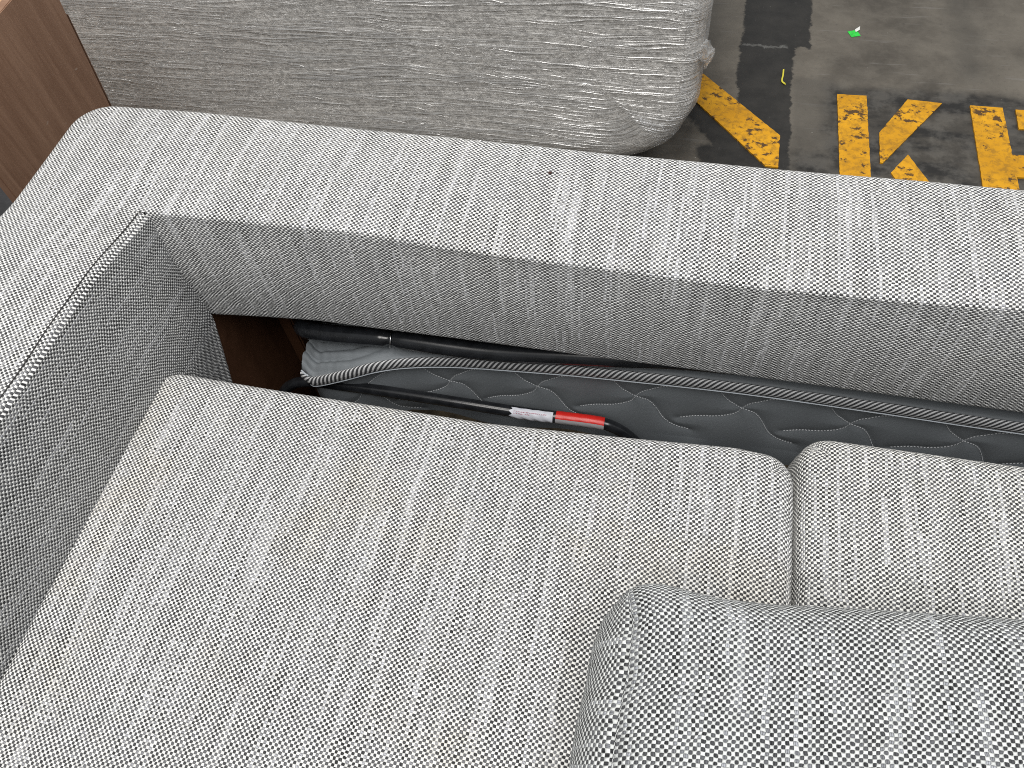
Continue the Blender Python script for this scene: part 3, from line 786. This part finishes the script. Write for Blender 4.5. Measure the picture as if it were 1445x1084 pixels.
# long stretched creases: thin raised folds of film running round the body
fw = wrapfn(.004, .0022); V = []; F = []; UVc = []
for k in range(520):
    if k % 6 == 0: gx, gz = random.uniform(-1.5, -.12), random.uniform(.07, .66)
    L = min(.55, random.lognormvariate(-2.1, .6)); x0 = gx + random.gauss(0, .12); z0 = gz + random.gauss(0, .016)
    x1 = min(x0 + L, WX1 - .02); sl = random.gauss(.0, .02); bow = random.gauss(0, .004)
    if x1 - x0 < .03 or z0 < WZ0 + .02: continue
    n = max(6, int((x1 - x0) / .012)); f = lin(0, 1, n); px = x0 + (x1 - x0) * f; pz = z0 + sl * (px - x0) + bow * np.sin(PI * f) + .0006 * np.sin(px * 90 + k)
    X, Y, Z = fw(px, pz); r = random.uniform(.0005, .0013) * np.sin(PI * np.clip(f, .02, .98)) ** .5
    b = len(V); m_ = 6
    for i in range(n):
        for q_ in range(m_):
            th = -.35 + (PI + .7) * q_ / (m_ - 1)
            V.append((X[i], Y[i] - r[i] * math.sin(th) * .9 - .0002, Z[i] + r[i] * math.cos(th))); UVc.append((px[i], pz[i]))
    for i in range(n - 1):
        for q_ in range(m_ - 1):
            a = b + i * m_ + q_; F.append((a, a + m_, a + m_ + 1, a + 1))
cr_ = adopt(link('film_creases', V, F, M['crease'], uvs=UVc), wr); tag(cr_, kind='stuff')
# twisted film tail at the side
V = []; n1, n2 = 26, 18
for i in range(n1):
    f = i / (n1 - 1)
    c = np.array([-.004 + .030 * f, WY + .02 + .03 * f, .352 - .022 * f + .006 * math.sin(f * 7)]); r = .021 * math.sin(PI * (.12 + .8 * f)) ** .8
    for s in range(n2):
        th = 2 * PI * s / (n2 - 1); rr = r * (1 + .28 * math.sin(th * 5 + f * 9) + .14 * math.sin(th * 9 - f * 14))
        V.append((c[0] + .3 * rr * math.cos(th), c[1] + rr * math.cos(th) * .8, c[2] + rr * math.sin(th)))
UVt = [(i * .002, s * .003) for i in range(n1) for s in range(n2)]
adopt(link('film_tail', V, grid_faces(n1, n2), M['film'], uvs=UVt), wr)

# ------------------------------------------------------------- leaning brown board and things behind it
bd = empty('brown_board', (-.96, .78, 0), 'tall brown veneered board standing between the sofa bed arm and the wrapped sofa', 'board')
bmh = bmesh.new()
prof = [(.665, 0.0), (.855, 0.0), (.923, .553), (.949, .735), (.915, .772), (.80, .764), (.673, .756)]
for x in (-.950, -.966):
    for (y, z) in prof: bmh.verts.new((x, y, z))
bmh.verts.ensure_lookup_table(); n = len(prof)
bmh.faces.new([bmh.verts[k] for k in range(n)]); bmh.faces.new([bmh.verts[n + k] for k in reversed(range(n))])
for k in range(n): bmh.faces.new([bmh.verts[k], bmh.verts[n + k], bmh.verts[n + (k + 1) % n], bmh.verts[(k + 1) % n]])
bmesh.ops.bevel(bmh, geom=bmh.edges[:], offset=.002, segments=2, affect='EDGES'); bmesh.ops.recalc_face_normals(bmh, faces=bmh.faces[:])
me = bpy.data.meshes.new('panel'); bmh.to_mesh(me); bmh.free(); me.materials.append(M['board'])
pn = bpy.data.objects.new('panel', me); C.objects.link(pn); adopt(pn, bd)
ec = boxes('edge_band', [(-.9655, -.9505, .9475, .9495, 0, .70)], M['board_edge'], .0006)
ec.data.transform(Matrix.Shear('XZ', 4, (0, 0)) if False else Matrix.Identity(4))
for v in ec.data.vertices: v.co.y = np.interp(v.co.z, [0, .553, .735], [.855, .923, .949]) + (v.co.y - .9465) 
adopt(ec, bd)
gb = boxes('grey_crate', [(-1.60, -1.02, .05, .97, 0, .46)], M['grey_felt'], .012); tag(gb, 'dark grey felt-covered box low beside the outer side of the arm', 'box')
ct = empty('carton', (-1.5, .8, 0), 'pale tan carton behind the brown board in the upper left corner', 'carton')
adopt(boxes('carton_flap', [(-1.95, -1.20, .98, 1.098, .586, .600)], M['carton'], .002), ct)
adopt(boxes('carton_flap', [(-1.95, -1.225, 1.102, 1.17, .588, .601)], M['carton'], .002), ct)
adopt(boxes('carton_body', [(-1.945, -1.228, .985, 1.165, 0, .585)], M['carton'], .003), ct)

# small dark crumb on the backrest top
r_ = random.Random(4); V = []
for i in range(6):
    for j in range(8):
        a, b = PI * i / 5, 2 * PI * j / 8; k = .0019 * (1 + .25 * r_.uniform(-1, 1)); V.append((1.3 * k * math.sin(a) * math.cos(b), k * math.sin(a) * math.sin(b), .6 * k * math.cos(a)))
F = [(i * 8 + j, i * 8 + (j + 1) % 8, (i + 1) * 8 + (j + 1) % 8, (i + 1) * 8 + j) for i in range(5) for j in range(8)]
cb = link('crumb', V, F, simple('dark_brown_crumb', (.06, .03, .025), .8))
cb.location = (-.1605, .7196, float(base_z(np.array([-.1605]), np.array([.7196]))[0]) + .0008)
tag(cb, 'tiny dark brown crumb lying on top of the backrest', 'crumb')
